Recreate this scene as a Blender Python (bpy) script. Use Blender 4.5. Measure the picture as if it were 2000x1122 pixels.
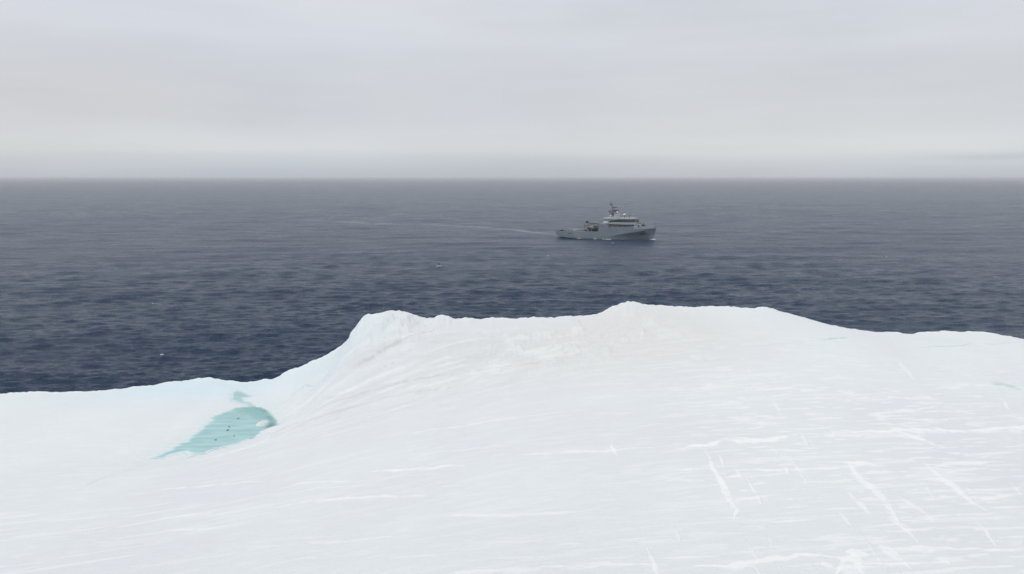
import bpy, bmesh, math, random
import numpy as np
from mathutils import Vector, Matrix

S = bpy.context.scene
for o in list(bpy.data.objects):
    bpy.data.objects.remove(o)
col = S.collection

# ------------------------------------------------------------------ camera
H = 45.0                      # drone height above the sea
F = 1444.4                    # focal length in photo pixels
TH = math.radians(8.39)
cd = bpy.data.cameras.new('camera'); cam = bpy.data.objects.new('camera', cd); col.objects.link(cam)
cam.location = (0, 0, H); cam.rotation_euler = (math.radians(90) - TH, 0, 0)
cd.sensor_width = 36; cd.lens = 26; cd.clip_start = 0.5; cd.clip_end = 200000
S.camera = cam
S.render.resolution_x = 1024; S.render.resolution_y = 574
S.view_settings.view_transform = 'Standard'; S.view_settings.look = 'None'
S.view_settings.exposure = 0.0; S.view_settings.gamma = 1.0

# ------------------------------------------------------------------ world (overcast)
SUN_EL, SUN_AZ = math.radians(42), math.radians(-125)
W = bpy.data.worlds.new('World'); S.world = W; W.use_nodes = True
wn, wl = W.node_tree.nodes, W.node_tree.links
wn.clear()
def N(tree, t, **kw):
    n = tree.nodes.new(t)
    for k, v in kw.items():
        if k.startswith('_'): setattr(n, k[1:], v)
        else: n.inputs[k.replace('__', ' ')].default_value = v
    return n
def ramp(tree, stops, interp='LINEAR'):
    n = tree.nodes.new('ShaderNodeValToRGB'); r = n.color_ramp; r.interpolation = interp
    while len(r.elements) < len(stops): r.elements.new(0.5)
    for e, (p, c) in zip(r.elements, stops):
        e.position = p; e.color = (*c, 1) if len(c) == 3 else c
    return n
def math_n(tree, op, a=None, b=None, clamp=False):
    n = tree.nodes.new('ShaderNodeMath'); n.operation = op; n.use_clamp = clamp
    for i, v in enumerate((a, b)):
        if v is None: continue
        if isinstance(v, (int, float)): n.inputs[i].default_value = v
        else: tree.links.new(v, n.inputs[i])
    return n.outputs[0]
def mixc(tree, f, a, b, blend='MIX'):
    n = tree.nodes.new('ShaderNodeMix'); n.data_type = 'RGBA'; n.blend_type = blend
    for s, v in ((n.inputs[0], f), (n.inputs[6], a), (n.inputs[7], b)):
        if isinstance(v, (int, float)): s.default_value = v
        elif isinstance(v, tuple): s.default_value = (*v, 1) if len(v) == 3 else v
        else: tree.links.new(v, s)
    return n.outputs[2]
T = W.node_tree
sky = T.nodes.new('ShaderNodeTexSky'); sky.sky_type = 'NISHITA'; sky.sun_disc = False
sky.sun_elevation = SUN_EL; sky.sun_rotation = SUN_AZ
tc = T.nodes.new('ShaderNodeTexCoord')
sep = T.nodes.new('ShaderNodeSeparateXYZ'); wl.new(tc.outputs['Generated'], sep.inputs[0])
mp = N(T, 'ShaderNodeMapping', Scale=(1.4, 1.4, 16.0)); wl.new(tc.outputs['Generated'], mp.inputs[0])
n1 = N(T, 'ShaderNodeTexNoise', Scale=1.5, Detail=5.0, Roughness=0.5); wl.new(mp.outputs[0], n1.inputs['Vector'])
mp2 = N(T, 'ShaderNodeMapping', Scale=(1.3, 1.3, 4.0), Location=(3.1, 1.7, 0.3)); wl.new(tc.outputs['Generated'], mp2.inputs[0])
n2 = N(T, 'ShaderNodeTexNoise', Scale=1.6, Detail=4.0, Roughness=0.5); wl.new(mp2.outputs[0], n2.inputs['Vector'])
mp3 = N(T, 'ShaderNodeMapping', Scale=(2.2, 2.2, 4.0), Location=(0.4, 0.2, 0.0)); wl.new(tc.outputs['Generated'], mp3.inputs[0])
n3 = N(T, 'ShaderNodeTexNoise', Scale=1.4, Detail=2.5, Roughness=0.45); wl.new(mp3.outputs[0], n3.inputs['Vector'])
# elevation warped a little by noise, so that the cloud layers undulate
wz = math_n(T, 'ADD', sep.outputs[2], math_n(T, 'MULTIPLY', math_n(T, 'SUBTRACT', n3.outputs[0], 0.5), 0.022))
L0 = 0.1                      # background strength
def g(r_, g_, b_, k=1.0): return (r_ * k, g_ * k, b_ * k)
rp = ramp(T, [(0.0, g(.493, .520, .566)), (.014, g(.531, .562, .610)), (.0265, g(.567, .598, .640)), (.0355, g(.626, .654, .672)),
              (.047, g(.640, .660, .688)), (.078, g(.612, .628, .662)), (.11, g(.602, .616, .648)), (.16, g(.636, .654, .700)),
              (.23, g(.672, .696, .740)), (.5, g(.84, .86, .89)), (1.0, g(1.0, 1.0, 1.0))])
wl.new(wz, rp.inputs[0])
streak = math_n(T, 'ADD', math_n(T, 'MULTIPLY', math_n(T, 'SUBTRACT', n1.outputs[0], 0.5), 0.20), 1.0)
patch = math_n(T, 'ADD', math_n(T, 'MULTIPLY', math_n(T, 'SUBTRACT', n2.outputs[0], 0.5), 0.24), 1.0)
# a low lens of darker cloud far to the right
dx_ = math_n(T, 'DIVIDE', math_n(T, 'SUBTRACT', sep.outputs[0], 0.555), 0.07); dz_ = math_n(T, 'DIVIDE', math_n(T, 'SUBTRACT', wz, 0.0235), 0.0035)
lens = math_n(T, 'EXPONENT', math_n(T, 'MULTIPLY', math_n(T, 'ADD', math_n(T, 'MULTIPLY', dx_, dx_), math_n(T, 'MULTIPLY', dz_, dz_)), -1.0))
lens = math_n(T, 'SUBTRACT', 1.0, math_n(T, 'MULTIPLY', lens, 0.10))
tint = ramp(T, [(.36, (.985, 1.0, 1.02)), (.64, (1.008, 1.0, .988))]); wl.new(n3.outputs[0], tint.inputs[0])
cloud = mixc(T, 1.0, rp.outputs[0], math_n(T, 'MULTIPLY', math_n(T, 'MULTIPLY', streak, patch), lens), 'MULTIPLY')
cloud = mixc(T, 1.0, cloud, tint.outputs[0], 'MULTIPLY')
scl = T.nodes.new('ShaderNodeVectorMath'); scl.operation = 'SCALE'; scl.inputs[3].default_value = 1.04 / L0
wl.new(cloud, scl.inputs[0])
fin = mixc(T, 0.95, sky.outputs[0], scl.outputs[0])
bg = T.nodes.new('ShaderNodeBackground'); bg.inputs[1].default_value = L0
wl.new(fin, bg.inputs[0])
wo = T.nodes.new('ShaderNodeOutputWorld'); wl.new(bg.outputs[0], wo.inputs[0])

# ------------------------------------------------------------------ sun behind cloud
sd_ = bpy.data.lights.new('sun', 'SUN'); sun = bpy.data.objects.new('sun', sd_); col.objects.link(sun)
sd_.energy = 0.6; sd_.angle = math.radians(25); sd_.color = (1.0, 0.97, 0.93)
dv = Vector((math.sin(SUN_AZ) * math.cos(SUN_EL), math.cos(SUN_AZ) * math.cos(SUN_EL), math.sin(SUN_EL)))
sun.rotation_euler = dv.to_track_quat('Z', 'Y').to_euler()

# ------------------------------------------------------------------ helpers
def ray(px, py):
    c, d = (px - 1000) / F, (561 - py) / F
    return np.array([c, math.cos(TH) + d * math.sin(TH), -math.sin(TH) + d * math.cos(TH)])
def on_level(px, py, z=0.0):
    v = ray(px, py); t = (z - H) / v[2]
    return np.array([v[0] * t, v[1] * t, z])
def tag(o, label=None, cat=None, group=None, kind=None):
    if label: o['label'] = label
    if cat: o['category'] = cat
    if group: o['group'] = group
    if kind: o['kind'] = kind
    return o
def smooth(a, b, x):
    t = np.clip((x - a) / (b - a), 0, 1); return t * t * (3 - 2 * t)
_rng = np.random.RandomState(7)
_perm = _rng.permutation(1024); _val = _rng.rand(1024)
def vnoise(x, y, seed=0):
    xi = np.floor(x).astype(np.int64); yi = np.floor(y).astype(np.int64)
    fx = x - xi; fy = y - yi
    fx = fx * fx * fx * (fx * (fx * 6 - 15) + 10); fy = fy * fy * fy * (fy * (fy * 6 - 15) + 10)
    def h(i, j): return _val[_perm[(_perm[(i + seed * 37) & 1023] + j) & 1023]]
    return (h(xi, yi) * (1 - fx) + h(xi + 1, yi) * fx) * (1 - fy) + (h(xi, yi + 1) * (1 - fx) + h(xi + 1, yi + 1) * fx) * fy
def fbm(x, y, o=4, seed=0, gain=.5):
    s = np.zeros_like(x); a = 1.0; t = 0
    c, sn = math.cos(.6), math.sin(.6)
    for k in range(o):
        s += a * (vnoise(x, y, seed + k) - .5); t += a; a *= gain
        x, y = (x * c - y * sn) * 2.03 + 17.1, (x * sn + y * c) * 2.03 + 5.3
    return s / t
def grid_mesh(name, X, Y, Z, wrap, mat, cap_first=False):
    R_, C_ = X.shape
    co = np.stack([X, Y, Z], -1).reshape(-1, 3).astype(np.float32)
    i = np.arange(R_ - 1)[:, None]; j = np.arange(C_ if wrap else C_ - 1)[None, :]
    j2 = (j + 1) % C_
    q = np.stack([i * C_ + j, (i + 1) * C_ + j, (i + 1) * C_ + j2, i * C_ + j2], -1).reshape(-1, 4)
    q = q[:, ::-1].astype(np.int32)
    me = bpy.data.meshes.new(name)
    me.vertices.add(len(co)); me.vertices.foreach_set('co', co.ravel())
    me.loops.add(q.size); me.loops.foreach_set('vertex_index', q.ravel())
    me.polygons.add(len(q)); me.polygons.foreach_set('loop_start', np.arange(0, q.size, 4, dtype=np.int32))
    me.polygons.foreach_set('use_smooth', np.ones(len(q), dtype=bool))
    me.update(calc_edges=True); me.materials.append(mat)
    o = bpy.data.objects.new(name, me); col.objects.link(o)
    return o
def fattr(o, name, a):
    at = o.data.attributes.new(name, 'FLOAT', 'POINT'); at.data.foreach_set('value', a.ravel().astype(np.float32))
def cattr(o, name, a):
    at = o.data.attributes.new(name, 'FLOAT_COLOR', 'POINT')
    b = np.concatenate([a.reshape(-1, 3), np.ones((a.size // 3, 1))], 1).astype(np.float32); at.data.foreach_set('color', b.ravel())
def newmat(name):
    m = bpy.data.materials.new(name); m.use_nodes = True
    return m, m.node_tree, m.node_tree.nodes['Principled BSDF']
def simple(name, c, rough=.6, metal=0.0, var=.12, scale=.6):
    m, t, b = newmat(name)
    tcn = t.nodes.new('ShaderNodeTexCoord')
    n = N(t, 'ShaderNodeTexNoise', Scale=scale, Detail=5.0); t.links.new(tcn.outputs['Object'], n.inputs['Vector'])
    lo = tuple(v * (1 - var) for v in c); hi = tuple(min(1, v * (1 + var)) for v in c)
    r = ramp(t, [(.3, lo), (.7, hi)]); t.links.new(n.outputs[0], r.inputs[0])
    t.links.new(r.outputs[0], b.inputs['Base Color'])
    b.inputs['Roughness'].default_value = rough; b.inputs['Metallic'].default_value = metal
    return m

# ------------------------------------------------------------------ water
def water_mat():
    m, t, b = newmat('sea_water')
    b.inputs['IOR'].default_value = 1.333
    tcn = t.nodes.new('ShaderNodeTexCoord')
    def layer(sx, sy, rot, det, rough=.55, dist=0.0):
        mpn = N(t, 'ShaderNodeMapping', Scale=(sx, sy, 1.0), Rotation=(0, 0, rot)); t.links.new(tcn.outputs['Object'], mpn.inputs[0])
        n = N(t, 'ShaderNodeTexNoise', Scale=1.0, Detail=det, Roughness=rough, Distortion=dist); n.noise_dimensions = '2D'
        t.links.new(mpn.outputs[0], n.inputs['Vector']); return n.outputs[0]
    a = layer(.28, .75, .12, 4, .65, .3)         # waves of a few metres
    c = layer(.9, 1.7, -.2, 4, .62, .2)          # ripples
    e = layer(.04, .12, .08, 3, .5)             # the longest waves, for the far water
    h = math_n(t, 'ADD', math_n(t, 'MULTIPLY', a, WB1), math_n(t, 'MULTIPLY', c, WB2))
    h = math_n(t, 'ADD', h, math_n(t, 'MULTIPLY', e, 1.4))
    bp = t.nodes.new('ShaderNodeBump'); bp.inputs['Distance'].default_value = 1.0; bp.inputs['Strength'].default_value = 1.0
    t.links.new(h, bp.inputs['Height']); t.links.new(bp.outputs[0], b.inputs['Normal'])
    # big, faint wind patches
    w = layer(.004, .012, .1, 3)
    ro = t.nodes.new('ShaderNodeAttribute'); ro.attribute_name = 'unresolved'
    w2 = layer(.035, .12, .06, 5, .7)
    w = math_n(t, 'ADD', math_n(t, 'MULTIPLY', w, .10), math_n(t, 'MULTIPLY', math_n(t, 'SUBTRACT', w2, .5), .42))
    rr = math_n(t, 'ADD', w, math_n(t, 'MULTIPLY', ro.outputs['Fac'], WR))
    t.links.new(math_n(t, 'MAXIMUM', math_n(t, 'ADD', rr, .05), .04), b.inputs['Roughness'])
    fo = t.nodes.new('ShaderNodeAttribute'); fo.attribute_name = 'foam'
    fn = layer(.35, .35, .3, 5, .7)
    ff = math_n(t, 'MULTIPLY', fo.outputs['Fac'], math_n(t, 'MULTIPLY', math_n(t, 'SUBTRACT', fn, .30), 3.0, True), True)
    t.links.new(mixc(t, ff, WC, (.62, .67, .70)), b.inputs['Base Color'])
    return m
WB1, WB2, WR, WC = .65, .36, .22, (.004, .027, .070)
M_water = water_mat()

SW_A = on_level(1086, 463.2); SW_B = on_level(1269, 469.8)     # ship's waterline, stern and stem
def build_water():
    rows = np.concatenate([np.linspace(45 * 740 / 42, 45 * 740 / 110, 40, endpoint=False),
                           np.linspace(45 * 740 / 110, 6, 1000, endpoint=False), np.geomspace(6, 45 * 740 / 35500, 30)])
    r = 45 * 740 / rows
    fine = np.radians(np.linspace(-44, 44, 1250)); coarse = np.radians(np.linspace(44, 316, 90)[1:-1])
    az = np.concatenate([fine, coarse])
    R_, A = np.meshgrid(r, az, indexing='ij')
    X, Y = R_ * np.sin(A), R_ * np.cos(A)
    dr = np.gradient(r)[:, None] * np.ones_like(A)
    dt = R_ * np.where(np.abs(A) <= math.radians(44.01), math.radians(88 / 1250), math.radians(3))
    rng = np.random.RandomState(3)
    Z = np.zeros_like(X); DX = np.zeros_like(X); DY = np.zeros_like(X)
    var = np.zeros_like(X); tot = 0
    wind = math.radians(97)
    for k in range(185):
        lam = .75 * (7 / .75) ** rng.rand() if k < 135 else 12 * (85 / 12) ** rng.rand()
        th = wind - .04 + rng.randn() * .24
        kk = 2 * math.pi / lam
        amp = .0080 * lam ** .84 if k < 135 else .0026 * lam ** .88
        # spacing measured along the wave's own direction
        sp = np.hypot(dr * np.cos(th - (math.pi / 2 - A)), dt * np.sin(th - (math.pi / 2 - A)))
        keep = smooth(2.2, 4.5, lam / sp)
        ph = kk * (X * math.cos(th) + Y * math.sin(th)) + rng.rand() * 6.283
        s_ = np.sin(ph); c_ = np.cos(ph)
        Z += keep * amp * c_; DX -= keep * amp * .8 * s_ * math.cos(th); DY -= keep * amp * .8 * s_ * math.sin(th)
        v = (amp * kk) ** 2; var += v * (1 - keep); tot += v
    # gusts: groups of higher waves
    gst = 1 + .6 * fbm(X / 60, Y / 45, 3, 21)
    Z *= gst
    # foam: the ship's wake
    pts = [(1092, 459.5), (1060, 456), (1000, 449.5), (940, 444.5), (870, 440.5), (800, 437.8), (740, 436.5), (680, 434), (600, 430)]
    wk = np.array([on_level(*p)[:2] for p in pts])
    foam = np.zeros_like(X); best = np.full(X.shape, 1e9); tt = np.zeros_like(X)
    for k in range(len(wk) - 1):
        a, b = wk[k], wk[k + 1]; ab = b - a
        u = np.clip(((X - a[0]) * ab[0] + (Y - a[1]) * ab[1]) / (ab @ ab), 0, 1)
        d = np.hypot(X - a[0] - u * ab[0], Y - a[1] - u * ab[1])
        m_ = d < best; best[m_] = d[m_]; tt[m_] = (k + u[m_]) / (len(wk) - 1)
    wdt = 3.0 + tt * 7
    foam = np.exp(-(best / wdt) ** 2) * np.clip(1.1 - .65 * tt, 0, 1) * smooth(-.03, .35, tt + .08) * .46 * smooth(-.40, .16, fbm(X / 14, Y / 14, 3, 63))
    calm = np.exp(-(best / (wdt * 1.8)) ** 2) * (1 - tt) * .6
    Z *= 1 - calm; DX *= 1 - calm; DY *= 1 - calm
    # tiny scattered whitecaps on the highest crests
    fo2 = smooth(.985, 1.0, fbm(X / 3.1, Y / 1.6, 2, 44) * 2 + .02) * 0
    ph = smooth(0, 1, 1)
    o = grid_mesh('water', X + DX, Y + DY, Z, True, M_water)
    seam = None
    fattr(o, 'unresolved', np.sqrt(np.clip(var / tot, 0, 1)))
    fattr(o, 'foam', np.clip(foam + fo2, 0, 1))
    tag(o, kind='structure')
    return o
build_water()

# ------------------------------------------------------------------ iceberg
SIL = [  # photo px, py of the far rim, and its distance from the drone
 (-700, 800, 70), (-300, 784, 72), (0, 768, 74), (35, 766, 74), (80, 766, 74), (120, 767, 75), (165, 765, 75), (205, 763, 75), (225, 759, 75.5), (250, 758, 76), (252, 757, 76), (300, 752, 76),
 (340, 745, 76), (375, 741, 76), (405, 738, 76), (430, 740, 76), (452, 744, 76), (470, 747.5, 76), (500, 745, 76), (530, 740, 75),
 (545, 734, 75), (565, 724, 74), (590, 715, 73.5), (620, 703, 73), (640, 691, 72.5), (655, 683, 72), (672, 671, 72), (682, 661, 71.5),
 (684, 653, 71.5), (692, 645, 71), (700, 632, 70.5), (708, 621, 70), (714, 616.5, 70), (719, 614.5, 70), (726, 616.5, 70.2), (738, 613, 70.2), (756, 609.5, 70),
 (770, 607, 70), (779, 605.5, 70), (790, 608, 70), (805, 614, 70), (822, 620, 70), (832, 623, 70.3), (848, 621.5, 70.5), (855, 617.5, 70.5), (866, 615.5, 70.5),
 (877, 617, 70.5), (885, 622, 70.5), (905, 622.5, 71), (918, 620.5, 71), (930, 622, 71), (955, 622, 71), (961, 620.5, 71), (968, 622.5, 71), (1010, 622.5, 71), (1060, 620.5, 71),
 (1100, 619, 70), (1140, 617.5, 70), (1165, 612.5, 69.5), (1180, 607.5, 69.5), (1195, 600, 69), (1212, 593, 69), (1225, 588, 69), (1245, 589.5, 69),
 (1262, 594.5, 69), (1290, 596.5, 69), (1310, 599, 69.5), (1340, 598.5, 69.5), (1400, 599.5, 70), (1450, 600.5, 70), (1490, 601.5, 70), (1510, 603.5, 70.5),
 (1540, 612, 71), (1570, 621, 72), (1590, 628, 73), (1605, 633, 74), (1640, 639.5, 75), (1680, 645, 76), (1705, 648.5, 77), (1740, 650, 77), (1785, 651.5, 77),
 (1793, 650, 77), (1820, 649, 77), (1840, 646.5, 77), (1880, 647.5, 77), (1920, 649, 76), (1960, 654, 75), (2000, 661, 74), (2100, 672, 72), (2500, 720, 66)]
CTRL = [(0, 1122, 18), (500, 1122, 16), (1000, 1122, 14), (1500, 1122, 13.5), (2000, 1122, 13.5),
 (0, 1000, 19.5), (300, 1000, 18.5), (600, 1000, 16.8), (1000, 1000, 15), (1500, 1000, 14.2), (2000, 1000, 14.2),
 (0, 900, 20.5), (150, 955, 19.9), (300, 912, 20.4), (450, 912, 19.4), (600, 900, 17.8), (800, 900, 16.1), (1000, 880, 15.1), (1500, 880, 14.5), (2000, 880, 14.8),
 (600, 840, 19), (800, 800, 16.9), (1000, 760, 15.4), (1300, 720, 14.4), (1700, 720, 14.8), (2000, 720, 15.2),
 (700, 790, 18), (700, 740, 16.9), (700, 680, 14.9), (780, 660, 14.1), (900, 680, 14.4), (900, 740, 15.8), (1150, 660, 13.5),
 (1230, 640, 12.9), (1300, 680, 13.7), (1500, 660, 13.4), (1800, 700, 15.1), (1990, 690, 15.1),
 (0, 850, 21), (0, 790, 21.4), (200, 850, 21), (300, 800, 21.2), (400, 765, 21.1), (560, 800, 20.2), (600, 765, 19.6), (640, 730, 18.3), (560, 855, 19.6), (410, 850, 21)]
az_s, te_s, R_s = [], [], []
for px, py, R in SIL:
    v = ray(px, py); az_s.append(math.atan2(v[0], v[1])); te_s.append(v[2] / math.hypot(v[0], v[1])); R_s.append(R * math.hypot(v[0], v[1]) / v[1])
z_s = [H + R * t for R, t in zip(R_s, te_s)]
# behind the drone the berg simply carries on
for a, R, z in ((70, 58, 29), (100, 50, 27), (140, 60, 26), (180, 64, 24), (220, 58, 22), (260, 60, 22)):
    az_s.append(math.radians(a)); R_s.append(R); z_s.append(z)
az_s = np.array(az_s); R_s = np.array(R_s); z_s = np.array(z_s)
az_p = np.concatenate([az_s, az_s[:1] + 2 * math.pi]); R_p = np.append(R_s, R_s[0]); z_p_ = np.append(z_s, z_s[0])
cp = []
for px, py, h in CTRL:
    p = on_level(px, py, H - h); cp.append(p)
for k in range(len(az_s)):
    cp.append(np.array([R_s[k] * math.sin(az_s[k]), R_s[k] * math.cos(az_s[k]), z_s[k]]))
cp.append(np.array([0, 0, 31.5])); cp.append(np.array([-12, 8, 30.0])); cp.append(np.array([14, 6, 31.5])); cp.append(np.array([0, -30, 29])); cp.append(np.array([-40, 5, 25.5])); cp.append(np.array([35, 0, 30.5]))
cp = np.array(cp)
def tps(r2): return np.where(r2 > 0, .5 * r2 * np.log(r2 + 1e-12), 0)
n_ = len(cp)
K = tps(((cp[:, None, :2] - cp[None, :, :2]) ** 2).sum(-1)) + np.eye(n_) * .15
Pm = np.concatenate([np.ones((n_, 1)), cp[:, :2]], 1)
Am = np.block([[K, Pm], [Pm.T, np.zeros((3, 3))]])
wv = np.linalg.solve(Am, np.concatenate([cp[:, 2], np.zeros(3)]))
GN, GL = 261, 104.0
gx = np.linspace(-GL, GL, GN)
GX, GY = np.meshgrid(gx, gx, indexing='ij')
GZ = wv[n_] + wv[n_ + 1] * GX + wv[n_ + 2] * GY
for k in range(n_):
    GZ += wv[k] * tps((GX - cp[k, 0]) ** 2 + (GY - cp[k, 1]) ** 2)
def base_z(x, y):
    u = np.clip((x + GL) / (2 * GL) * (GN - 1), 0, GN - 1.001); v = np.clip((y + GL) / (2 * GL) * (GN - 1), 0, GN - 1.001)
    i = u.astype(int); j = v.astype(int); fu = u - i; fv = v - j
    return (GZ[i, j] * (1 - fu) + GZ[i + 1, j] * fu) * (1 - fv) + (GZ[i, j + 1] * (1 - fu) + GZ[i + 1, j + 1] * fu) * fv
def on_ice(px, py):
    v = ray(px, py); t = np.linspace(15, 85, 1400)
    d = H + v[2] * t - base_z(v[0] * t, v[1] * t)
    k = np.argmax(d < 0) if (d < 0).any() else len(t) - 1
    return np.array([v[0] * t[k], v[1] * t[k]])
ZP = H - 21.0
POND = [(296, 896), (318, 884), (345, 870), (362, 862), (378, 848), (398, 832), (412, 818), (430, 807), (450, 801), (474, 797), (497, 797), (512, 802),
        (526, 811), (537, 823), (541, 834), (520, 838), (512, 843), (500, 853), (488, 858), (462, 868), (440, 873), (415, 880), (398, 888),
        (382, 890), (371, 894), (369, 888), (364, 882), (345, 889), (320, 896)]
POND2 = [(452, 778), (453, 768), (461, 760), (470, 764), (482, 769), (496, 773), (480, 777), (476, 780), (484, 785), (494, 790), (500, 796), (490, 796), (472, 789), (450, 782)]
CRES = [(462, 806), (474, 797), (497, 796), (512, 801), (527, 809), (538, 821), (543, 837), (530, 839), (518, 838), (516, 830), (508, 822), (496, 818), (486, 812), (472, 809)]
def poly_sd(P, X, Y):
    """signed distance, negative inside"""
    d2 = np.full(X.shape, 1e12); ins = np.zeros(X.shape, bool)
    for k in range(len(P)):
        a, b = P[k], P[(k + 1) % len(P)]; ab = b - a
        u = np.clip(((X - a[0]) * ab[0] + (Y - a[1]) * ab[1]) / (ab @ ab + 1e-12), 0, 1)
        d2 = np.minimum(d2, (X - a[0] - u * ab[0]) ** 2 + (Y - a[1] - u * ab[1]) ** 2)
        c = (a[1] > Y) != (b[1] > Y)
        xx = a[0] + (Y - a[1]) / (b[1] - a[1] + 1e-12) * ab[0]
        ins ^= c & (X < xx)
    d = np.sqrt(d2); return np.where(ins, -d, d)
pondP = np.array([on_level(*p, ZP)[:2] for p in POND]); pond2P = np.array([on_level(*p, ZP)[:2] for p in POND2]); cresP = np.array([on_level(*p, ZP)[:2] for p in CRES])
wallC = on_level(532, 818, ZP)[:2]; moundC = on_level(510, 829, ZP)[:2]

def ice_mat():
    m, t, b = newmat('glacier_ice')
    at = t.nodes.new('ShaderNodeAttribute'); at.attribute_name = 'ice_colour'
    tcn = t.nodes.new('ShaderNodeTexCoord')
    def nz(sx, sy, sz, det, rough=.6, rot=0.0):
        mpn = N(t, 'ShaderNodeMapping', Scale=(sx, sy, sz), Rotation=(0, 0, rot)); t.links.new(tcn.outputs['Object'], mpn.inputs[0])
        n = N(t, 'ShaderNodeTexNoise', Scale=1.0, Detail=det, Roughness=rough); t.links.new(mpn.outputs[0], n.inputs['Vector']); return n.outputs[0]
    f1 = nz(.7, 4.5, 3, 6, .65, -.12)
    k = math_n(t, 'ADD', math_n(t, 'MULTIPLY', math_n(t, 'SUBTRACT', f1, .5), .10), 1.0)
    cc = mixc(t, 1.0, at.outputs['Color'], k, 'MULTIPLY')
    t.links.new(cc, b.inputs['Base Color'])
    f2 = nz(2.2, 9, 6, 6, .7, -.12); f3 = nz(14, 14, 14, 4)
    bp = t.nodes.new('ShaderNodeBump'); bp.inputs['Distance'].default_value = .10; bp.inputs['Strength'].default_value = .6
    t.links.new(math_n(t, 'ADD', f2, math_n(t, 'MULTIPLY', f3, .25)), bp.inputs['Height']); t.links.new(bp.outputs[0], b.inputs['Normal'])
    b.inputs['Roughness'].default_value = .75; b.inputs['Specular IOR Level'].default_value = .3
    return m
M_ice = ice_mat()

def build_iceberg():
    berg = bpy.data.objects.new('iceberg', None); col.objects.link(berg); berg.location = (0, 0, 0)
    tag(berg, 'huge white iceberg with smooth streaked top and turquoise melt pool filling the foreground', 'iceberg')
    fine = np.radians(np.linspace(-41, 41, 1500)); coarse = np.radians(np.linspace(41, 319, 160)[1:-1])
    az = np.concatenate([fine, coarse])
    azq = np.where(az < az_p[0], az + 2 * math.pi, az)
    Rz = np.interp(azq, az_p, R_p); zs = np.interp(azq, az_p, z_p_)
    jit = fbm(az * 60, az * 0 + 3.3, 4, 9) * .36 + fbm(az * 260, az * 0 + 8.3, 3, 5) * .12
    # rings, evenly spaced as 1/r
    inv0 = 1 / 17.0
    u = np.linspace(0, 1, 900)
    R_all = [Rz[None, :] * k for k in (.004, .06, .12, .18)]
    r_top = 1 / (inv0 * (1 - u[:, None]) + (1 / Rz)[None, :] * u[:, None])
    Rr = np.concatenate(R_all + [r_top], 0)
    A = np.broadcast_to(az[None, :], Rr.shape)
    X, Y = Rr * np.sin(A), Rr * np.cos(A)
    Z = base_z(X, Y)
    s = Rr / Rz[None, :]
    zr = base_z(Rz * np.sin(az), Rz * np.cos(az))
    Z = Z + (zs - zr)[None, :] * smooth(.90, 1.0, s) + jit[None, :] * smooth(.985, 1.0, s)
    # ---------- colours
    C_ = np.zeros(X.shape + (3,))
    snow = np.array([.79, .825, .838]); fresh = np.array([.93, .945, .95]); cream = np.array([.742, .746, .735]); cyan = np.array([.70, .815, .865]); sed = np.array([.56, .55, .54])
    lil = np.array([.76, .78, .815]); teal = np.array([.42, .60, .60]); tealp = np.array([.66, .79, .79])
    C_[:] = snow
    def mixin(w, c): C_[...] = C_ * (1 - w[..., None]) + c * w[..., None]
    big = fbm(X / 9, Y / 14, 3, 31); mixin(np.clip(.5 + big * 2.6, 0, 1) * .75, lil)  # random lilac tint, strengthened to carry soft grey shading too
    big2 = fbm(X / 7, Y / 6, 4, 33); mixin(smooth(.02, .35, big2) * .35, np.array([.79, .845, .835]))
    def spot(px, py, rx, ry):
        p = on_ice(px, py); return np.exp(-((X - p[0]) / rx) ** 2 - ((Y - p[1]) / ry) ** 2)
    mixin(np.clip(spot(1150, 660, 11, 7) * .8 + spot(1300, 650, 7, 6) * .6 + spot(850, 670, 5, 5) * .3 + spot(1000, 740, 11, 5) * .35, 0, .85), cream)  # beige tint, darkened to carry the mound's grey shading
    mixin(np.clip(spot(330, 755, 9, 5) + spot(470, 755, 5, 3.5) + .8 * spot(620, 715, 3.2, 4) + .5 * spot(690, 660, 2.5, 4), 0, 1) * .95, cyan)
    mixin(np.clip(spot(600, 750, 1.8, 6) * .6, 0, 1) * .4, cream)
    # wind direction: streaks run left-right, rising slightly to the right
    ca, sa = math.cos(.16), math.sin(.16)
    U = X * ca + Y * sa; V = -X * sa + Y * ca
    dens_r = smooth(2, 20, X) * smooth(64, 40, Y); dens_l = smooth(-4, -22, X) * smooth(50, 36, Y)
    st = fbm(U / 1.3, V / .30, 4, 51)
    m1 = smooth(.13, .22, st + .05 * fbm(U / 8, V / 8, 2, 57)) * (.16 + .55 * dens_r)
    st2 = fbm(U / 4.5, V / .42, 3, 61); m1 = np.maximum(m1, smooth(.15, .26, st2) * .42 * (.4 + .6 * np.maximum(dens_l, dens_r)))
    mixin(np.clip(m1, 0, 1) * (1 - smooth(60, 66, Y)), fresh)
    relief = m1 * .012
    # flank streaks following the mound's foot
    tr = spot(700, 760, 7, 8) + spot(860, 720, 7, 5) + spot(1000, 690, 6, 5) * .8 + .8 * spot(600, 810, 4, 6)
    fa = .15; V2 = -X * math.sin(fa) + Y * math.cos(fa); U2 = X * math.cos(fa) + Y * math.sin(fa)
    fs = fbm(U2 / 3.6, V2 / .55, 4, 71)
    mixin(smooth(.10, .26, fs) * np.clip(tr, 0, 1) * .30, sed * np.array([1.16, 1.16, 1.16]))
    mixin(smooth(.12, .3, -fs) * np.clip(tr, 0, 1) * .4, fresh)
    relief += fs * np.clip(tr, 0, 1) * .045 + np.clip(tr, 0, 1) * fbm(U2 / 9, V2 / 1.7, 3, 75) * .85
    mixin(np.clip(spot(760, 730, 6, 3.5) + spot(640, 790, 4, 3) + .8 * spot(930, 700, 7, 3), 0, 1) * .5 * smooth(-.2, .15, fs), np.array([.69, .715, .725]))  # soft grey shading of the flank folds, mixed into the colour
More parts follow.
